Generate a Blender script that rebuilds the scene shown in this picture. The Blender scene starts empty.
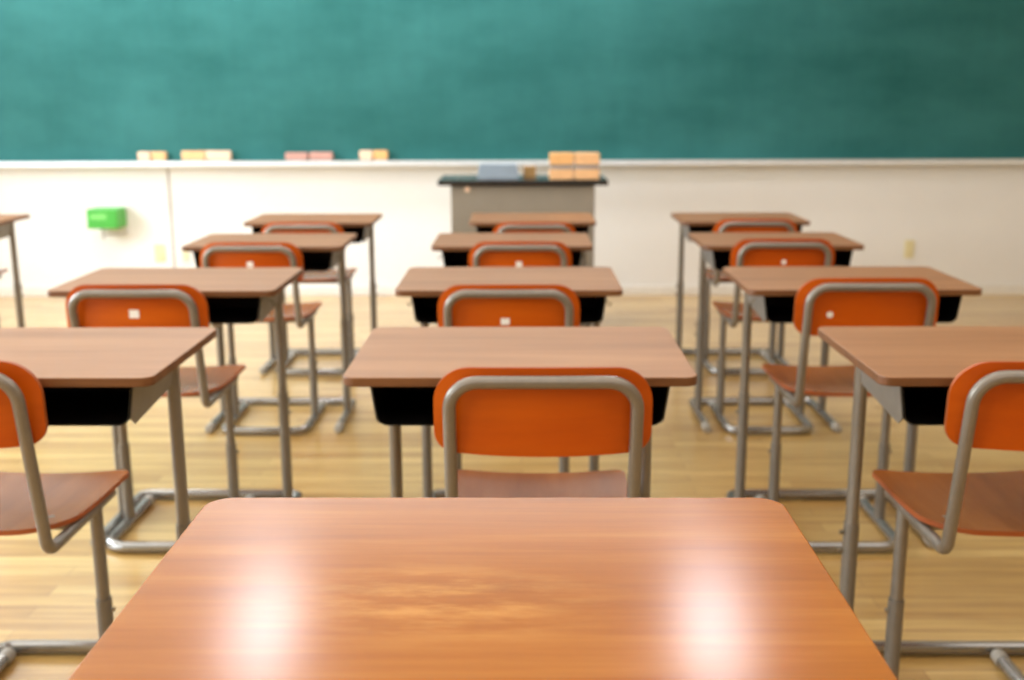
import bpy, bmesh, math, random
from mathutils import Vector, Matrix, Euler
random.seed(7)
S = bpy.context.scene
C = S.collection
PI = math.pi

# ------------------------------------------------------------------ materials
def new_mat(name):
    m = bpy.data.materials.new(name); m.use_nodes = True
    nt = m.node_tree; b = nt.nodes['Principled BSDF']
    return m, nt, b

def srgb(h):
    h = h.lstrip('#'); v = [int(h[i:i+2], 16)/255 for i in (0, 2, 4)]
    return tuple((c/12.92 if c <= .04045 else ((c+.055)/1.055)**2.4) for c in v) + (1,)

def coords(nt, scale=(1, 1, 1), rot=(0, 0, 0), jitter=False, world=False):
    tc = nt.nodes.new('ShaderNodeTexCoord'); mp = nt.nodes.new('ShaderNodeMapping')
    mp.inputs['Scale'].default_value = scale; mp.inputs['Rotation'].default_value = rot
    src = tc.outputs['Object']
    if world:
        g = nt.nodes.new('ShaderNodeNewGeometry'); src = g.outputs['Position']
    if jitter:
        oi = nt.nodes.new('ShaderNodeObjectInfo'); ml = nt.nodes.new('ShaderNodeMath'); ml.operation = 'MULTIPLY'
        ml.inputs[1].default_value = 20
        nt.links.new(oi.outputs['Random'], ml.inputs[0])
        ad = nt.nodes.new('ShaderNodeVectorMath'); ad.operation = 'ADD'
        nt.links.new(src, ad.inputs[0]); nt.links.new(ml.outputs[0], ad.inputs[1]); src = ad.outputs[0]
    nt.links.new(src, mp.inputs['Vector'])
    return mp.outputs['Vector']

def noise(nt, vec, scale, detail=4, rough=.6):
    n = nt.nodes.new('ShaderNodeTexNoise'); n.inputs['Scale'].default_value = scale
    n.inputs['Detail'].default_value = detail; n.inputs['Roughness'].default_value = rough
    nt.links.new(vec, n.inputs['Vector']); return n.outputs['Fac']

def ramp(nt, fac, stops):
    r = nt.nodes.new('ShaderNodeValToRGB'); e = r.color_ramp.elements
    while len(e) < len(stops): e.new(.5)
    for i, (p, c) in enumerate(stops): e[i].position = p; e[i].color = c
    nt.links.new(fac, r.inputs['Fac']); return r.outputs['Color']

def mix(nt, a, b, fac, mode='MIX'):
    m = nt.nodes.new('ShaderNodeMix'); m.data_type = 'RGBA'; m.blend_type = mode
    for sock, v in ((m.inputs[0], fac), (m.inputs[6], a), (m.inputs[7], b)):
        if hasattr(v, 'links') or isinstance(v, bpy.types.NodeSocket): nt.links.new(v, sock)
        else: sock.default_value = v
    return m.outputs[2]

def wood(name, dark, mid, light, rough=.3, spec=.5, fine=26, stretch=1.2, coat=0, patch=False, along='X'):
    m, nt, b = new_mat(name)
    sc = (stretch, fine, fine) if along == 'X' else (fine, stretch, fine)
    v = coords(nt, sc, jitter=True)
    n1 = noise(nt, v, 1.0, 6, .65)
    v2 = coords(nt, (stretch*2.5, fine*6, fine*6) if along == 'X' else (fine*6, stretch*2.5, fine*6), jitter=True)
    n2 = noise(nt, v2, 1.0, 3, .5)
    c1 = ramp(nt, n1, [(.28, srgb(dark)), (.5, srgb(mid)), (.72, srgb(light))])
    c2 = ramp(nt, n2, [(.3, (.88, .86, .84, 1)), (.6, (1, 1, 1, 1))])
    cc = mix(nt, c1, c2, .6, 'MULTIPLY')
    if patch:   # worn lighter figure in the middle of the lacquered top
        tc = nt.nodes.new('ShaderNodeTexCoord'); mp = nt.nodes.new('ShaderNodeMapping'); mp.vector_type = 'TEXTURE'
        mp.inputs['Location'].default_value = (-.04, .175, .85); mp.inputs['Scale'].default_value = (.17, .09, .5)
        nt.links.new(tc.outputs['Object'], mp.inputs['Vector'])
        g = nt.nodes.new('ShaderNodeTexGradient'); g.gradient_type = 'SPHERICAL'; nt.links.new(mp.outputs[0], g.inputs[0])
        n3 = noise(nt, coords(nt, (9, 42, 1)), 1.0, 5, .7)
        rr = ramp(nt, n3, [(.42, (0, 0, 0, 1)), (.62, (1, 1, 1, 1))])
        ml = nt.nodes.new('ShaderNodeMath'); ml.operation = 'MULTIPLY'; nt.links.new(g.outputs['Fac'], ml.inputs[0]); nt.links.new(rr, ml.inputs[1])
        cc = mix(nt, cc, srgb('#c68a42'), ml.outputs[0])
    nt.links.new(cc, b.inputs['Base Color'])
    b.inputs['Roughness'].default_value = rough
    b.inputs['Specular IOR Level'].default_value = spec
    if coat: b.inputs['Coat Weight'].default_value = coat; b.inputs['Coat Roughness'].default_value = .22
    return m

def plain(name, col, rough=.5, metal=0, spec=.5, var=.06, vscale=30, emit=None, es=1):
    m, nt, b = new_mat(name)
    n = noise(nt, coords(nt), vscale, 4)
    lo = tuple(c*(1-var) for c in srgb(col)[:3]) + (1,); hi = tuple(min(1, c*(1+var)) for c in srgb(col)[:3]) + (1,)
    nt.links.new(ramp(nt, n, [(.3, lo), (.7, hi)]), b.inputs['Base Color'])
    b.inputs['Roughness'].default_value = rough; b.inputs['Metallic'].default_value = metal
    b.inputs['Specular IOR Level'].default_value = spec
    if emit: b.inputs['Emission Color'].default_value = srgb(emit); b.inputs['Emission Strength'].default_value = es
    return m

M = {}
M['top_near'] = wood('lacquered orange desktop', '#8e4e10', '#a05d18', '#b06e26', rough=.2, spec=.5, fine=30, stretch=2.0, patch=True)
M['top'] = wood('brown laminate desktop', '#8a5e3c', '#9b6c46', '#aa7b53', rough=.38, spec=.4, fine=16, stretch=1.3)
M['edge'] = wood('desktop edge', '#5c381c', '#6e4424', '#80532e', rough=.45, fine=20)
M['edge_near'] = wood('lacquered desktop edge', '#cc9058', '#dca870', '#e8bc88', rough=.35, fine=20)
M['back_ply'] = wood('orange plywood', '#b04400', '#be5000', '#ca5c03', rough=.34, spec=.35, fine=7, stretch=1.1)
M['seat_ply'] = wood('worn seat plywood', '#8c4a12', '#a85e1e', '#bb702e', rough=.26, spec=.3, fine=8, stretch=1.2, along='Y')
M['ply_edge'] = plain('plywood edge', '#a05020', .5)
M['tube'] = plain('warm grey enamel tube', '#837b70', .36, .45, .5, .05, 60)
M['sleeve'] = plain('grey enamel outer tube', '#7d766c', .42, .4, .5, .05, 60)
M['rail'] = plain('floor rail steel', '#9c9a96', .2, .8, .5, .05, 50)
M['rubber'] = plain('pale rubber', '#a39d92', .7)
M['bracket'] = plain('light grey enamel sheet', '#827e78', .45, .2)
M['tray'] = plain('black tray', '#0d0c0b', .5, 0, .25)
M['sticker'] = plain('white paper sticker', '#f3efe8', .7)
M['hook'] = plain('hook wire', '#8a8376', .35, .7)
M['wall'] = plain('painted white wall', '#efeeea', .75, 0, .3, .015, 3)
M['wallside'] = plain('cream side wall', '#d0b78c', .8, 0, .3, .03, 3)
M['ceil'] = plain('ceiling white', '#f1efea', .85, 0, .2, .02, 5)
M['base'] = plain('pale baseboard', '#e9e5dc', .6)
M['seam'] = plain('seam filler', '#a0968a', .8)
M['alu'] = plain('aluminium ledge', '#e2e6e8', .35, .3)
M['lect'] = plain('grey lectern sheet', '#908778', .55, .1, .4, .05, 8)
M['lect_top'] = plain('dark lectern top', '#2a2725', .16, 0, .5)
M['felt'] = plain('grey felt', '#a49890', .95)
M['eraser'] = plain('pale orange eraser', '#eebd88', .7, 0, .3, .08, 20)
M['eraser_pale'] = plain('pale peach eraser', '#f6d2b4', .7, 0, .3, .08, 20)
M['eraser_deep'] = plain('yellow orange eraser', '#eeb878', .7, 0, .3, .08, 20)
M['eraser_pink'] = plain('dusty pink eraser', '#c8978a', .8, 0, .3, .1, 20)
M['paper'] = plain('bluish paper', '#9fadb8', .7)
M['tan'] = plain('tan box', '#b08a55', .7)
M['green'] = plain('green enamel', '#4aab42', .4, 0, .4)
M['green_pale'] = plain('pale green label', '#7fd070', .5, 0, .3, .25, 60)
M['plate'] = plain('cream switch plate', '#e6dcae', .5)
M['plate_grey'] = plain('light grey plate', '#d5d6d4', .5)
M['alu_frame'] = plain('window frame', '#b9bcbe', .4, .5)
M['lamp'] = plain('lamp diffuser', '#ffffff', .6, emit='#f6f4ff', es=18)
M['lamp_box'] = plain('lamp housing', '#e9e9e6', .5)

# chalkboard: teal green with soft chalk haze
m, nt, b = new_mat('green chalkboard')
v = coords(nt, (.7, 1, 1.6)); n1 = noise(nt, v, 1.6, 5, .6)
v2 = coords(nt, (6, 1, 1.5)); n2 = noise(nt, v2, 2.2, 4, .6)
c1 = ramp(nt, n1, [(.3, srgb('#255f5c')), (.7, srgb('#387573'))])
c2 = ramp(nt, n2, [(.35, (.93, .93, .93, 1)), (.7, (1.0, 1.0, 1.0, 1))])
nt.links.new(mix(nt, c1, c2, 1.0, 'MULTIPLY'), b.inputs['Base Color'])
b.inputs['Roughness'].default_value = .6; b.inputs['Specular IOR Level'].default_value = .12
M['board'] = m

# floor: short pale boards running left to right
m, nt, b = new_mat('worn board floor')
v = coords(nt, (1, 1, 1), world=True)
br = nt.nodes.new('ShaderNodeTexBrick')
br.offset = .37; br.inputs['Scale'].default_value = 1
br.inputs['Brick Width'].default_value = .9; br.inputs['Row Height'].default_value = .062
br.inputs['Mortar Size'].default_value = .0012; br.inputs['Mortar Smooth'].default_value = .3
br.inputs['Color1'].default_value = srgb('#dfbd78'); br.inputs['Color2'].default_value = srgb('#bf9652')
br.inputs['Mortar'].default_value = srgb('#a07848')
nt.links.new(v, br.inputs['Vector'])
vg = coords(nt, (1.2, 22, 1), world=True); ng = noise(nt, vg, 1.5, 6, .65)
cg = ramp(nt, ng, [(.3, srgb('#c2ae92')), (.62, (1, 1, 1, 1))])
vp = coords(nt, (1, 1, 1), world=True); npch = noise(nt, vp, 1.3, 3, .5)
cp = ramp(nt, npch, [(.35, (.9, .88, .84, 1)), (.65, (1, 1, 1, 1))])
c = mix(nt, br.outputs['Color'], cg, .8, 'MULTIPLY'); c = mix(nt, c, cp, .8, 'MULTIPLY')
nt.links.new(c, b.inputs['Base Color'])
b.inputs['Roughness'].default_value = .3; b.inputs['Specular IOR Level'].default_value = .6
b.inputs['Coat Weight'].default_value = .6; b.inputs['Coat Roughness'].default_value = .16
M['floor'] = m

# ------------------------------------------------------------------ mesh helpers
def soft(bm, ang=20):
    bm.normal_update()
    for f in bm.faces: f.smooth = True
    for e in bm.edges:
        if len(e.link_faces) == 2 and e.calc_face_angle(0) > math.radians(ang): e.smooth = False

def link(name, bm, mats, parent=None, loc=(0, 0, 0), sm=True):
    if sm: soft(bm)
    me = bpy.data.meshes.new(name); bm.to_mesh(me); bm.free()
    for k in (mats if isinstance(mats, (list, tuple)) else [mats]): me.materials.append(M[k])
    o = bpy.data.objects.new(name, me); C.objects.link(o); o.location = loc
    if parent: o.parent = parent
    return o

def thing(name, label, cat, loc=(0, 0, 0), rz=0, group=None):
    o = bpy.data.objects.new(name, None); C.objects.link(o); o.empty_display_size = .1
    o.location = loc; o.rotation_euler = (0, 0, rz); tag(o, label, cat, group); return o

def tag(o, label, cat, group=None):
    o['label'] = label; o['category'] = cat
    if group: o['group'] = group
    return o

def struct(name, bm, mats, loc=(0, 0, 0), parent=None):
    o = link(name, bm, mats, parent, loc, sm=False)
    if parent is None: o['kind'] = 'structure'
    return o

def box(bm, x0, x1, y0, y1, z0, z1, bev=0, mi=0):
    r = bmesh.ops.create_cube(bm, size=1)
    vs = r['verts']
    for q in vs:
        q.co = Vector(((x0+x1)/2 + q.co.x*(x1-x0), (y0+y1)/2 + q.co.y*(y1-y0), (z0+z1)/2 + q.co.z*(z1-z0)))
    fs = list({f for q in vs for f in q.link_faces})
    for f in fs: f.material_index = mi
    if bev:
        es = list({e for q in vs for e in q.link_edges})
        bmesh.ops.bevel(bm, geom=es, offset=bev, segments=2, profile=.5, affect='EDGES')
    return bm

def B(): return bmesh.new()

def fillet(pts, r, n=6, closed=False):
    pts = [Vector(p) for p in pts]; out = []; N = len(pts)
    for i, p in enumerate(pts):
        if not closed and i in (0, N-1): out.append(p); continue
        a, c = pts[i-1], pts[(i+1) % N]
        rr = r[i] if isinstance(r, (list, tuple)) else r
        d1, d2 = (a-p).normalized(), (c-p).normalized()
        th = d1.angle(d2)
        if th > PI-.02 or rr <= 0: out.append(p); continue
        t = min(rr/math.tan(th/2), (a-p).length*.49, (c-p).length*.49); R = t*math.tan(th/2)
        ctr = p + (d1+d2).normalized()*(R/math.sin(th/2))
        s, e = p+d1*t-ctr, p+d2*t-ctr
        tot = s.angle(e)
        for k in range(n+1):
            f = k/n; out.append(ctr + (s*math.sin((1-f)*tot)+e*math.sin(f*tot))/math.sin(tot))
    return out

def tube(bm, pts, r, seg=14, closed=False, caps=True, flat=None, mi=0):
    pts = [Vector(p) for p in pts]; N = len(pts)
    rad = r if isinstance(r, (list, tuple)) else [r]*N
    T = []
    for i in range(N):
        if closed: t = pts[(i+1) % N]-pts[i-1]
        else: t = pts[min(i+1, N-1)]-pts[max(i-1, 0)]
        T.append(t.normalized())
    up = Vector((0, 0, 1)) if abs(T[0].z) < .9 else Vector((0, 1, 0))
    nrm = (up - T[0]*up.dot(T[0])).normalized(); rings = []
    for i in range(N):
        nrm = (nrm - T[i]*nrm.dot(T[i])).normalized(); bn = T[i].cross(nrm)
        ring = []
        for k in range(seg):
            a = 2*PI*k/seg
            ca, sa = math.cos(a), math.sin(a)
            if flat: ca *= flat[0]; sa *= flat[1]
            ring.append(bm.verts.new(pts[i] + (nrm*ca + bn*sa)*rad[i]))
        rings.append(ring)
    M_ = N if closed else N-1
    for i in range(M_):
        a, b_ = rings[i], rings[(i+1) % N]
        for k in range(seg):
            f = bm.faces.new((a[k], a[(k+1) % seg], b_[(k+1) % seg], b_[k])); f.material_index = mi
    if not closed and caps:
        bm.faces.new(list(reversed(rings[0]))).material_index = mi; bm.faces.new(rings[-1]).material_index = mi
    return bm

def slab(bm, hw, y0, y1, z0, z1, rn, rf, bev=.003):
    """rounded rectangle slab: rn near corner radius, rf far corner radius; sides get material 1"""
    out = []
    for cx, cy, r, a0 in ((hw, y0, rn, -90), (hw, y1, rf, 0), (-hw, y1, rf, 90), (-hw, y0, rn, 180)):
        ox = cx - math.copysign(r, cx); oy = cy + (r if cy == y0 else -r)
        for k in range(9):
            a = math.radians(a0 + 90*k/8); out.append((ox+r*math.cos(a), oy+r*math.sin(a)))
    lo = [bm.verts.new((x, y, z0)) for x, y in out]; hi = [bm.verts.new((x, y, z1)) for x, y in out]
    bm.faces.new(list(reversed(lo))).material_index = 1
    ft = bm.faces.new(hi); ft.material_index = 0
    n = len(out)
    for i in range(n): bm.faces.new((lo[i], lo[(i+1) % n], hi[(i+1) % n], hi[i])).material_index = 1
    bm.normal_update()
    if bev:
        es = [e for e in bm.edges if len(e.link_faces) == 2 and e.calc_face_angle(0) > 1.2 and abs(e.verts[0].co.z-e.verts[1].co.z) < 1e-6]
        bmesh.ops.bevel(bm, geom=es, offset=bev, segments=2, profile=.5, affect='EDGES', material=-1)
    return bm

def sheet(bm, nu, nv, fn, thick_dir, th):
    """curved plywood: fn(u,v)->Vector for u,v in [-1,1]; thickness th along thick_dir"""
    A = []; Bk = []
    for j in range(nv+1):
        v = -math.cos(PI*j/nv)
        A.append([]); Bk.append([])
        for i in range(nu+1):
            u = -1+2*i/nu; p = fn(u, v)
            A[-1].append(bm.verts.new(p)); Bk[-1].append(bm.verts.new(p+Vector(thick_dir)*th))
    for j in range(nv):
        for i in range(nu):
            bm.faces.new((A[j][i], A[j][i+1], A[j+1][i+1], A[j+1][i]))
            bm.faces.new((Bk[j][i], Bk[j+1][i], Bk[j+1][i+1], Bk[j][i+1]))
    def rim(pa, pb, qa, qb):
        f = bm.faces.new((pa, qa, qb, pb)); f.material_index = 1
    for i in range(nu):
        rim(A[0][i], A[0][i+1], Bk[0][i], Bk[0][i+1]); rim(A[nv][i+1], A[nv][i], Bk[nv][i+1], Bk[nv][i])
    for j in range(nv):
        rim(A[j+1][0], A[j][0], Bk[j+1][0], Bk[j][0]); rim(A[j][nu], A[j+1][nu], Bk[j][nu], Bk[j+1][nu])
    bmesh.ops.recalc_face_normals(bm, faces=bm.faces)
    return bm

# ------------------------------------------------------------------ school desk
LX = .263
def make_desk(x, y, zt, W, label, rz=0, near=False, L=.4155):
    cby = .475 if y < 2 else .45
    t = thing('school_desk', label, 'desk', (x, y, 0), rz, 'student desks in three columns and rows')
    hw = W/2; th = .017; tx = LX*(W/.6)**.5; lx = .2515*(W/.6)**.3; mat = ('top_near', 'edge_near') if near else ('top', 'edge')
    if near: link('desktop', slab(B(), hw, 0, L, zt-th, zt, .03, .028, .002), mat, t)
    else: link('desktop', slab(B(), hw, 0, L, zt-th, zt, .024, .024, .002), mat, t)
    zu = zt-th
    legY = .285
    # book tray, open towards the sitter, walls flaring upwards
    tw, bw, z1, z0, d = tx-.003, tx-.014, zu-.001, zu-.079, legY-.022
    bm = B(); prof = fillet([(-tw, 0, z1), (-bw, 0, z0), (bw, 0, z0), (tw, 0, z1)], .022, 6)
    off = .0025; inner = fillet([(-tw+off, 0, z1), (-bw+off, 0, z0+off), (bw-off, 0, z0+off), (tw-off, 0, z1)], .02, 6)
    y0 = .03
    def row(pr, yy): return [bm.verts.new((p.x, yy, p.z)) for p in pr]
    o1, o2, i1, i2 = row(prof, y0), row(prof, d), row(inner, y0), row(inner, d-.003)
    n = len(prof)
    for k in range(n-1):
        bm.faces.new((o1[k], o1[k+1], o2[k+1], o2[k])); bm.faces.new((i1[k], i2[k], i2[k+1], i1[k+1]))
        bm.faces.new((o1[k], i1[k], i1[k+1], o1[k+1]))
    bm.faces.new(o2); bm.faces.new(list(reversed(i2)))
    bm.faces.new((o1[0], o2[0], i2[0], i1[0])); bm.faces.new((o1[-1], i1[-1], i2[-1], o2[-1]))
    bmesh.ops.recalc_face_normals(bm, faces=bm.faces)
    link('book_tray', bm, 'tray', t)
    legY = .285
    for s in (-1, 1):
        X = s*lx
        # pressed side bracket between tray and leg, tapering to the sitter
        bm = B(); xa, xb = s*(tx-.0025), s*(tx-.0005)
        pr = [(.034, zu-.002), (.036, zu-.07), (.06, zu-.084), (legY-.02, zu-.066), (legY-.0185, zu-.05), (legY-.0185, zu-.002)]
        va = [bm.verts.new((xa-s*.14*(zu-q), p, q)) for p, q in pr]; vb = [bm.verts.new((xb-s*.14*(zu-q), p, q)) for p, q in pr]
        bm.faces.new(va); bm.faces.new(list(reversed(vb)))
        for k in range(6): bm.faces.new((va[k], vb[k], vb[(k+1) % 6], va[(k+1) % 6]))
        box(bm, *sorted((s*(lx-.012), s*(lx+.012))), .05, legY+.07, zu-.005, zu-.001)
        bmesh.ops.recalc_face_normals(bm, faces=bm.faces)
        link('side_bracket', bm, 'bracket', t)
        zj = .40
        lg = link('leg', tube(B(), [(X, legY, zu-.004), (X, legY, zj-.03)], .0125, 16, flat=(1.55, 1)), 'tube', t)
        link('leg_sleeve', tube(B(), [(X, legY, zj), (X, legY, .03)], .0150, 16, flat=(1.5, 1)), 'sleeve', lg)
        for zz in (zj-.02, zj-.06):
            link('height_bolt', tube(B(), [(X+s*.017, legY, zz), (X+s*.0235, legY, zz)], .005, 10), 'hook', lg)
        fr = link('foot_rail', tube(B(), [(X, .075, .017), (X, .40, .017)], .0155, 14), 'rail', t)
        bm = tube(B(), [(X, .05, .0165), (X, .054, .0165), (X, .095, .0165)], [.012, .0162, .0165], 14)
        link('rubber_foot', bm, 'rubber', fr)
        if y < 2: continue
        bm = B(); hp = fillet([(s*tx, .12, zu-.03), (s*(tx+.009), .12, zu-.033), (s*(tx+.009), .12, zu-.045), (s*(tx+.015), .12, zu-.048), (s*(tx+.019), .12, zu-.038)], .004, 4)
        tube(bm, hp, .0016, 8); link('bag_hook', bm, 'hook', t)
    cb = fillet([(-lx, .39, .017), (-lx, cby, .017), (lx, cby, .017), (lx, .39, .017)], .035, 8)
    link('crossbar', tube(B(), cb, .0155, 14), 'rail', t)
    return t

# ------------------------------------------------------------------ school chair
def make_chair(x, y, ztop, zs, label, sticker=None, rz=0):
    t = thing('school_chair', label, 'chair', (x, y, 0), rz, 'orange plywood school chairs tucked under the desks')
    zt = ztop-.018; X = .16; zb = zs-.0205
    lean = .062
    # one bent tube: seat support, upright, over the top and down again
    pts = [(-X, .37, zb), (-X, lean, zb), (-X, 0, zt), (X, 0, zt), (X, lean, zb), (X, .37, zb)]
    link('back_frame', tube(B(), fillet(pts, [0, .03, .05, .05, .03, 0], 8), .0115, 14), 'tube', t)
    for yy in (.2, .35): link('seat_support', tube(B(), [(-X, yy, zb-.005), (X, yy, zb-.005)], .008, 12), 'tube', t)
    # backrest panel
    H = .151; ztp = ztop; R = .062; Rb = .035; W = .189
    def fb(u, v):
        z = ztp-H/2+v*H/2
        dt = ztp-z; db = z-(ztp-H)
        w = W
        if dt < R: w = W-R+math.sqrt(max(0, R*R-(R-dt)**2))
        if db < Rb: w = min(w, W-Rb+math.sqrt(max(0, Rb*Rb-(Rb-db)**2)))
        xx = u*w
        z2 = z + .006*((1-(xx/W)**2)*(.5-v/2))*-1 + .004*(1-(xx/W)**2)*(.5+v/2)
        yy = .0125 + .02*(xx/W)**2 + (ztop-z2)*.06
        return Vector((xx, yy, z2))
    br = link('backrest', sheet(B(), 22, 22, fb, (0, 1, 0), .009), ('back_ply', 'ply_edge'), t)
    if sticker:
        sx, dz, sw, sh, rnd = sticker
        yy = .0125 + .02*(sx/W)**2 + dz*.06 - .0012
        bm = B()
        if rnd:
            bmesh.ops.create_cone(bm, cap_ends=True, segments=20, radius1=sw/2, radius2=sw/2, depth=.001, matrix=Matrix.Translation((sx, yy, ztop-dz)) @ Matrix.Rotation(PI/2, 4, 'X'))
        else: box(bm, sx-sw/2, sx+sw/2, yy-.0006, yy+.0006, ztop-dz-sh/2, ztop-dz+sh/2)
        s_ = link('name_sticker', bm, 'sticker', br); s_['label'] = 'small white sticker on the orange panel'
    # seat
    def fs(u, v):
        y0, y1 = .10, .44; yy = (y0+y1)/2+v*(y1-y0)/2
        db = yy-y0; df = y1-yy; w = .168+.016*(v+1)/2; Rr = .09; Rf = .03
        if db < Rr: w -= Rr-math.sqrt(max(0, Rr*Rr-(Rr-db)**2))
        if df < Rf: w -= Rf-math.sqrt(max(0, Rf*Rf-(Rf-df)**2))
        xx = u*w
        z = zs + .010*(xx/.18)**2 - .006*math.cos(v*1.5) + .004*max(0, -v)**2 - .012*max(0, v-.5)**2
        return Vector((xx, yy, z))
    st = link('seat', sheet(B(), 20, 26, fs, (0, 0, -1), .010), ('seat_ply', 'ply_edge'), t)
    if y < 2:
        for sx in (-.12, .12):
            p = fs(sx/.172, (.16-.26)/.185); bm = B()
            bmesh.ops.create_uvsphere(bm, u_segments=10, v_segments=6, radius=.006, matrix=Matrix.Translation(p) @ Matrix.Diagonal((1, 1, .35, 1)))
            link('rivet', bm, 'hook', st)
    zj = .26
    for s in (-1, 1):
        lg = link('leg', tube(B(), [(s*X, .285, zb+.004), (s*X, .285, zj-.03)], .0125, 16, flat=(1.2, 1)), 'tube', t)
        link('leg_sleeve', tube(B(), [(s*X, .285, zj), (s*X, .285, .028)], .0155, 16, flat=(1.2, 1)), 'sleeve', lg)
        bm = tube(B(), [(s*X+s*.014, .285, zj-.025), (s*X+s*.021, .285, zj-.025)], .005, 10)
        link('height_bolt', bm, 'hook', lg)
    ex = .48 if y < 2 else .44
    lp = fillet([(-X, ex, .017), (-X, .085, .017), (X, .085, .017), (X, ex, .017)], [0, .055, .055, 0], 8)
    bf = link('base_frame', tube(B(), lp, .0155, 14), 'rail', t)
    for s in (-1, 1):
        link('rubber_foot', tube(B(), [(s*X, ex-.01, .0165), (s*X, ex+.022, .0165), (s*X, ex+.026, .0165)], [.0165, .0165, .012], 14), 'rubber', bf)
    return t

# ------------------------------------------------------------------ the rows
make_desk(-.029, .655, .850, .594, 'glossy orange-brown desk closest to the camera, with two bright streaks reflected in its top', near=True)
desks = [
 (-.0035, 1.83, .783, .622, 'brown-topped desk in the middle column, just ahead of the glossy orange desk', .435),
 (-.035, 2.857, .759, .612, 'third desk in the middle column, counting the glossy orange one as first', .42),
 (-.036, 3.9635, .731, .596, 'fourth desk in the middle column, second from the grey lectern', .4155),
 (.049, 4.886, .7175, .575, 'farthest desk of the middle column, right in front of the grey lectern', .4155),
 (-.957, 1.83, .783, .622, 'nearest desk of the left column, cut off by the left edge of the photo', .435),
 (-.97, 2.857, .759, .616, 'second desk of the left column, open black tray showing right of its chair', .4155),
 (-.96, 3.9635, .731, .594, 'third desk of the left column, second from the chalkboard wall', .4155),
 (-.9685, 4.886, .7175, .584, 'farthest desk of the left column, closest there to the chalkboard wall', .4155),
 (.934, 1.83, .783, .622, 'nearest desk of the right column, cut off by the right edge of the photo', .435),
 (.918, 2.857, .759, .624, 'second desk of the right column, its right corner sticking out against the floor', .4155),
 (.9627, 3.9635, .731, .590, 'third desk of the right column, second from the chalkboard wall', .4155),
 (1.0115, 4.886, .7175, .576, 'farthest desk of the right column, closest there to the chalkboard wall', .4155),
 (-2.69, 4.886, .7175, .590, 'desk corner and thin leg peeking in at the far left edge by the white wall', .4155),
]
for x, y, z, W, lab, L in desks: make_desk(x, y, z, W, lab, L=L)

chairs = [
 (.036, 1.77, .808, 'largest fully seen orange chair in the middle column, right behind the glossy near desk', None),
 (-.035, 2.797, .778, 'orange chair with a white square sticker, second chair of the middle column', (-.009, .095, .023, .017, 0)),
 (-.006, 3.91, .750, 'orange chair with a small white sticker, third chair of the middle column', (-.004, .08, .022, .02, 0)),
 (.056, 4.83, .72, 'farthest orange chair of the middle column, in front of the grey lectern', None),
 (-1.018, 1.77, .82, 'nearest orange chair on the left, cut by the left edge, bluish sheen on its seat', None),
 (-1.025, 2.797, .78, 'orange chair with a white square sticker, second chair of the left column', (.0, .075, .026, .022, 0)),
 (-.992, 3.91, .749, 'third orange chair of the left column, only the sticker edge showing above a desk', (0, .078, .022, .02, 0)),
 (-.985, 4.83, .722, 'farthest orange chair of the left column, near the white wall', None),
 (.922, 1.77, .817, 'nearest orange chair on the right, cut off by the right edge of the photo', None),
 (.912, 2.797, .794, 'second orange chair of the right column, small round white dot low on its left', (-.1, .095, .017, .017, 1)),
 (.952, 3.91, .758, 'third orange chair of the right column, white dot low on its middle', (0, .082, .017, .017, 1)),
 (1.045, 4.83, .732, 'farthest orange chair of the right column, near the white wall', None),
 (-2.69, 4.82, .735, 'chair of the far left desk, almost entirely past the left edge of the photo', None),
]
for x, y, z, lab, st in chairs: make_chair(x, y, z, .478 if y < 2 else .46 if y < 3 else .45, lab, st)

# ------------------------------------------------------------------ lectern and what stands on it
LY, LZ = 5.9, .834
t = thing('lectern', 'grey lectern with a black overhanging top in front of the chalkboard', 'lectern', (0.006, LY, 0))
bm = B(); box(bm, -.39, .39, .02, .42, .03, LZ-.035, .004); link('body', bm, 'lect', t)
bm = B(); box(bm, -.375, .375, .035, .40, 0, .03); link('plinth', bm, 'lect_top', t)
bm = B(); box(bm, -.46, .46, -.01, .45, LZ-.03, LZ, .005); link('top', bm, 'lect_top', t)
bm = B(); tube(bm, [(-.30, .02, LZ-.05), (-.30, .012, LZ-.05)], .014, 16); o = link('knob', bm, 'eraser_pale', t); o['label'] = 'small pale pinkish round knob'

def eraser(x0, x1, yc, z, label, body, h=.055, felt=.014, d=.05, flip=False, grp='chalkboard erasers', rz=0):
    cx = (x0+x1)/2; w = (x1-x0)/2
    t = thing('chalkboard_eraser', label, 'eraser', (cx, yc, z), rz, grp)
    a, b_ = (0, h) if flip else (felt, h+felt)
    bm = B(); box(bm, -w, w, -d/2, d/2, a, b_, .006); link('grip', bm, body, t)
    a, b_ = (h, h+felt) if flip else (0, felt)
    bm = B(); box(bm, -w+.003, w-.003, -d/2+.003, d/2-.003, a, b_, .002); link('felt_pad', bm, 'felt', t)
for k, (a, c) in enumerate(((.150, .281), (.286, .420))):
    side = ('left', 'right')[k]
    eraser(a, c, LY+.045, LZ, 'pale orange eraser lying on the lectern, lower %s one of a two-high stack' % side, 'eraser', .056, .012, .07, True, 'erasers stacked on the lectern')
    eraser(a, c, LY+.045, LZ+.068, 'pale orange eraser on the lectern, upper %s one of a two-high stack' % side, 'eraser_deep' if k == 0 else 'eraser', .062, .012, .07, False, 'erasers stacked on the lectern')
t = thing('paper_stack', 'bluish white stack of papers lying on the lectern', 'papers', (-.13, LY+.25, LZ))
for k in range(6):
    bm = B(); box(bm, -.115+.002*k, .115-.003*k, -.08, .08, .0125*k, .0125*k+.0115, .001); link('sheaf', bm, 'paper', t)
bm = B(); box(bm, -.035, .035, -.03, .03, 0, .06, .004)
tag(link('chalk_box', bm, 'tan', None, (.045, LY+.25, LZ)), 'small tan box on the lectern right of the bluish papers', 'box')

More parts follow.
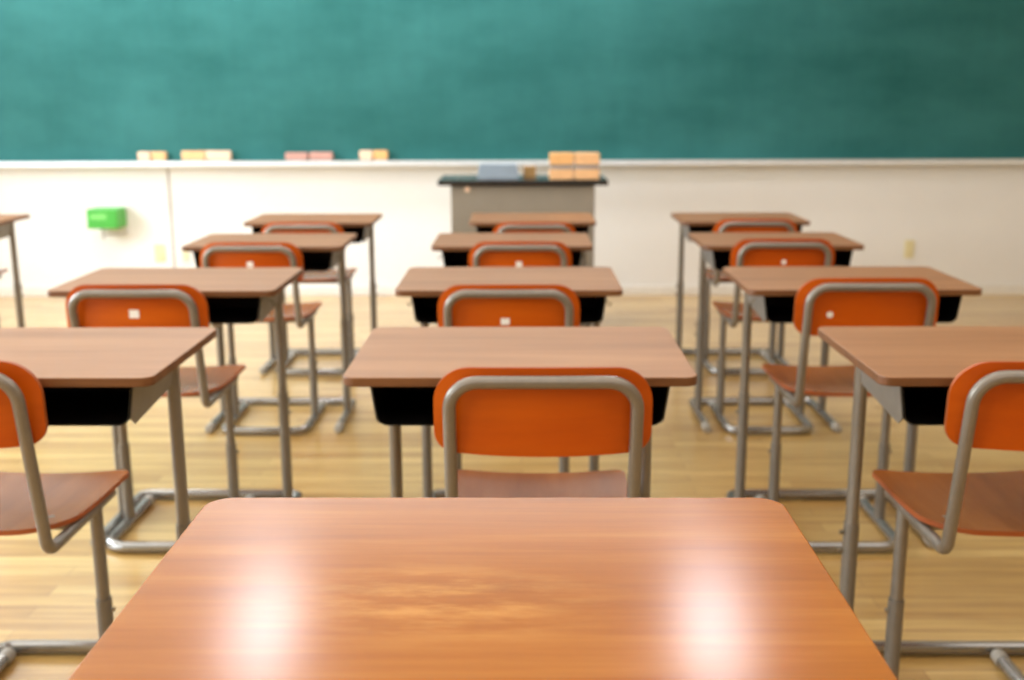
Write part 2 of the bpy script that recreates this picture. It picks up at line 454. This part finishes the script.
# ------------------------------------------------------------------ chalkboard
WY = 7.06
t = thing('chalkboard', 'wide green chalkboard with a pale ledge on the front wall', 'chalkboard', (0, WY, .88))
bm = B(); box(bm, -3.6, 4.0, -.035, -.015, .0, 1.25); link('writing_surface', bm, 'board', t)
bm = B(); box(bm, -3.6, 4.0, -.015, 0, .0, 1.25); link('backing_panel', bm, 'lamp_box', t)
bm = B()
box(bm, -3.65, 4.05, -.045, 0, 1.25, 1.29, .004); box(bm, -3.65, -3.6, -.045, 0, 0, 1.25, .004); box(bm, 4.0, 4.05, -.045, 0, 0, 1.25, .004)
link('frame', bm, 'alu', t)
bm = B(); box(bm, -3.65, 4.05, -.11, 0, -.018, -.002, .002); box(bm, -3.65, 4.05, -.116, -.106, -.032, .002, .003)
box(bm, -3.65, 4.05, -.02, 0, -.036, -.018)
link('chalk_ledge', bm, 'alu', t)
EZ = .879
er = [(-2.4375, -2.361, 'eraser_pale', .062, 'pale short eraser on the ledge, leftmost of all'),
 (-2.349, -2.262, 'eraser', .062, 'orange short eraser on the ledge, second from the left above the wall seam'),
 (-2.158, -2.01, 'eraser', .066, 'long pale orange eraser on the ledge just right of the wall seam'),
 (-2.004, -1.85, 'eraser_pale', .066, 'long peach eraser on the ledge, right one of the long pale pair'),
 (-1.50, -1.358, 'eraser_pink', .054, 'dusty pink eraser on the ledge, left one of the pink pair'),
 (-1.346, -1.20, 'eraser_pink', .056, 'dusty pink eraser on the ledge, right one of the pink pair'),
 (-1.028, -.946, 'eraser_pale', .066, 'pale short eraser on the ledge, left one of the pair nearest the lectern'),
 (-.938, -.851, 'eraser_deep', .066, 'yellow-orange short eraser on the ledge, closest to the lectern')]
for a, c, mt, h, lab in er: eraser(a, c, WY-.07, EZ, lab, mt, h-.012, .012, .05, grp='erasers along the chalkboard ledge')

# green box on the wall
t = thing('wall_box', 'bright green box fixed on the white wall below the chalkboard at left', 'box', (-2.665, WY, .462))
bm = B(); box(bm, -.098, .098, -.18, -.01, 0, .125, .008); link('case', bm, 'green', t)
bm = B(); box(bm, -.07, .03, -.1812, -.1795, .06, .095); link('label_strip', bm, 'green_pale', t)
bm = B()
tube(bm, fillet([(-.02, -.12, 0), (-.02, -.12, -.04), (.09, -.12, -.04), (.09, -.004, -.04)], .012, 4), .006, 10)
tube(bm, [(-.02, -.12, 0), (-.02, -.12, -.075)], .005, 10)
link('bracket', bm, 'felt', t)
bm = B(); box(bm, -.11, .12, -.01, 0, -.06, .14, .003); link('back_plate', bm, 'wall', t)

def socket(x, z, mt, lab, w=.07, h=.115):
    t = thing('wall_socket', lab, 'socket', (x, WY, z), 0)
    bm = B(); box(bm, -w/2, w/2, -.008, 0, -h/2, h/2, .003); link('cover_plate', bm, mt, t)
    bm = B(); box(bm, -.015, .015, -.0095, -.007, -.03, .03); link('socket_face', bm, 'plate', t)
socket(-2.37, .285, 'plate', 'cream socket plate on the white wall, below right of the green box')
socket(-2.20, .27, 'plate_grey', 'light grey plate on the white wall, right of the cream socket', .055, .1)
socket(2.52, .30, 'plate', 'cream socket plate low on the wall at right, behind the right column', .06, .115)

# ------------------------------------------------------------------ room
X0, X1, Y0, H = -4.3, 4.6, -3.2, 3.0
bm = B(); box(bm, X0-.2, X1+.2, Y0-.2, WY+.2, -.1, 0); struct('floor', bm, 'floor')
bm = B(); box(bm, X0-.2, X1+.2, Y0-.2, WY+.2, H, H+.1); struct('ceiling', bm, 'ceil')
bm = B(); box(bm, X0-.2, X1+.2, WY, WY+.15, 0, H); struct('wall_front', bm, 'wall')
bm = B(); box(bm, X0-.2, X1+.2, Y0-.15, Y0, 0, H); struct('wall_back', bm, 'wallside')
bm = B(); box(bm, X1, X1+.15, Y0, WY, 0, H); struct('wall_right', bm, 'wallside')
# left wall with three window openings
bm = B(); wins = [(-2.6, -.2), (.5, 2.9), (3.2, 5.7)]
box(bm, X0-.15, X0, Y0, WY, 0, .85); box(bm, X0-.15, X0, Y0, WY, 2.65, H)
ys = [Y0] + [q for w in wins for q in w] + [WY]
for k in range(0, len(ys), 2): box(bm, X0-.15, X0, ys[k], ys[k+1], .85, 2.65)
struct('wall_left', bm, 'wall')
for k, (a, c) in enumerate(wins):
    bm = B(); 
    for yy in (a, (a+c)/2-.02, c-.04): box(bm, X0-.1, X0-.05, yy, yy+.04, .85, 2.65)
    for zz in (.85, 2.61): box(bm, X0-.1, X0-.05, a, c, zz, zz+.04)
    struct('window_%d' % (k+1), bm, 'alu_frame')
bm = B(); box(bm, X0, X1, WY-.01, WY, 0, .06, .002); struct('baseboard_front', bm, 'base')
bm = B(); box(bm, X1-.012, X1, Y0, WY-.012, 0, .07); struct('baseboard_right', bm, 'base')
bm = B(); box(bm, X0, X0+.012, Y0, WY-.012, 0, .07); struct('baseboard_left', bm, 'base')
bm = B(); box(bm, -2.287, -2.273, WY-.002, WY, .07, .83); struct('trim_1', bm, 'seam')

# ceiling lights, long fixtures running towards the board
for lx, lab in ((-1.23, 'white ceiling light over the left aisle'), (.90, 'white ceiling light over the right aisle')):
    t = thing('ceiling_light', lab, 'ceiling light', (lx, 4.75, H-.09), 0, 'long ceiling lights')
    bm = B(); box(bm, -.15, .15, -.42, .42, .02, .09, .006); link('housing', bm, 'lamp_box', t)
    bm = B(); box(bm, -.13, .13, -.40, .40, 0, .02, .004); link('diffuser', bm, 'lamp', t)

# ------------------------------------------------------------------ light
def area(name, loc, rot, sx, sy, power, col):
    l = bpy.data.lights.new(name, 'AREA'); l.shape = 'RECTANGLE'; l.size = sx; l.size_y = sy; l.energy = power; l.color = col
    o = bpy.data.objects.new(name, l); C.objects.link(o); o.location = loc; o.rotation_euler = rot
    return o
for k, (a, c) in enumerate(wins):
    area('window_daylight', (X0-.2, (a+c)/2, 1.75), (0, -PI/2, 0), 1.75, c-a, (50, 90, 150)[k], (.84, .93, 1.0))
area('room_fill', (0, .9, 2.9), (0, 0, 0), 5.5, 4.2, 85, (.97, .98, 1.0))
area('board_fill', (-1.2, 6.25, 2.85), (math.radians(12), 0, 0), 4.6, .35, 55, (.98, .99, 1.0))  # added fill lamp without a fixture, brightens the board and front wall

w = bpy.data.worlds.new('daylight'); S.world = w; w.use_nodes = True
w.node_tree.nodes['Background'].inputs[0].default_value = (.85, .93, 1, 1)
w.node_tree.nodes['Background'].inputs[1].default_value = 1.0

# ------------------------------------------------------------------ camera
cd = bpy.data.cameras.new('camera'); cam = bpy.data.objects.new('camera', cd); C.objects.link(cam)
cd.sensor_width = 36; cd.sensor_fit = 'HORIZONTAL'; cd.lens = 1087.1/1024*36
pitch, yaw, roll = .217, .0093, -.0033
cam.matrix_world = Matrix.Translation((0, 0, 1.2534)) @ Matrix.Rotation(yaw, 4, 'Z') @ Matrix.Rotation(PI/2-pitch, 4, 'X') @ Matrix.Rotation(roll, 4, 'Z')
cd.dof.use_dof = True; cd.dof.focus_distance = 1.15; cd.dof.aperture_fstop = 5.0
cd.clip_start = .02
S.camera = cam
S.view_settings.view_transform = 'Standard'; S.view_settings.look = 'None'
S.view_settings.exposure = 0.25; S.view_settings.gamma = 1.0
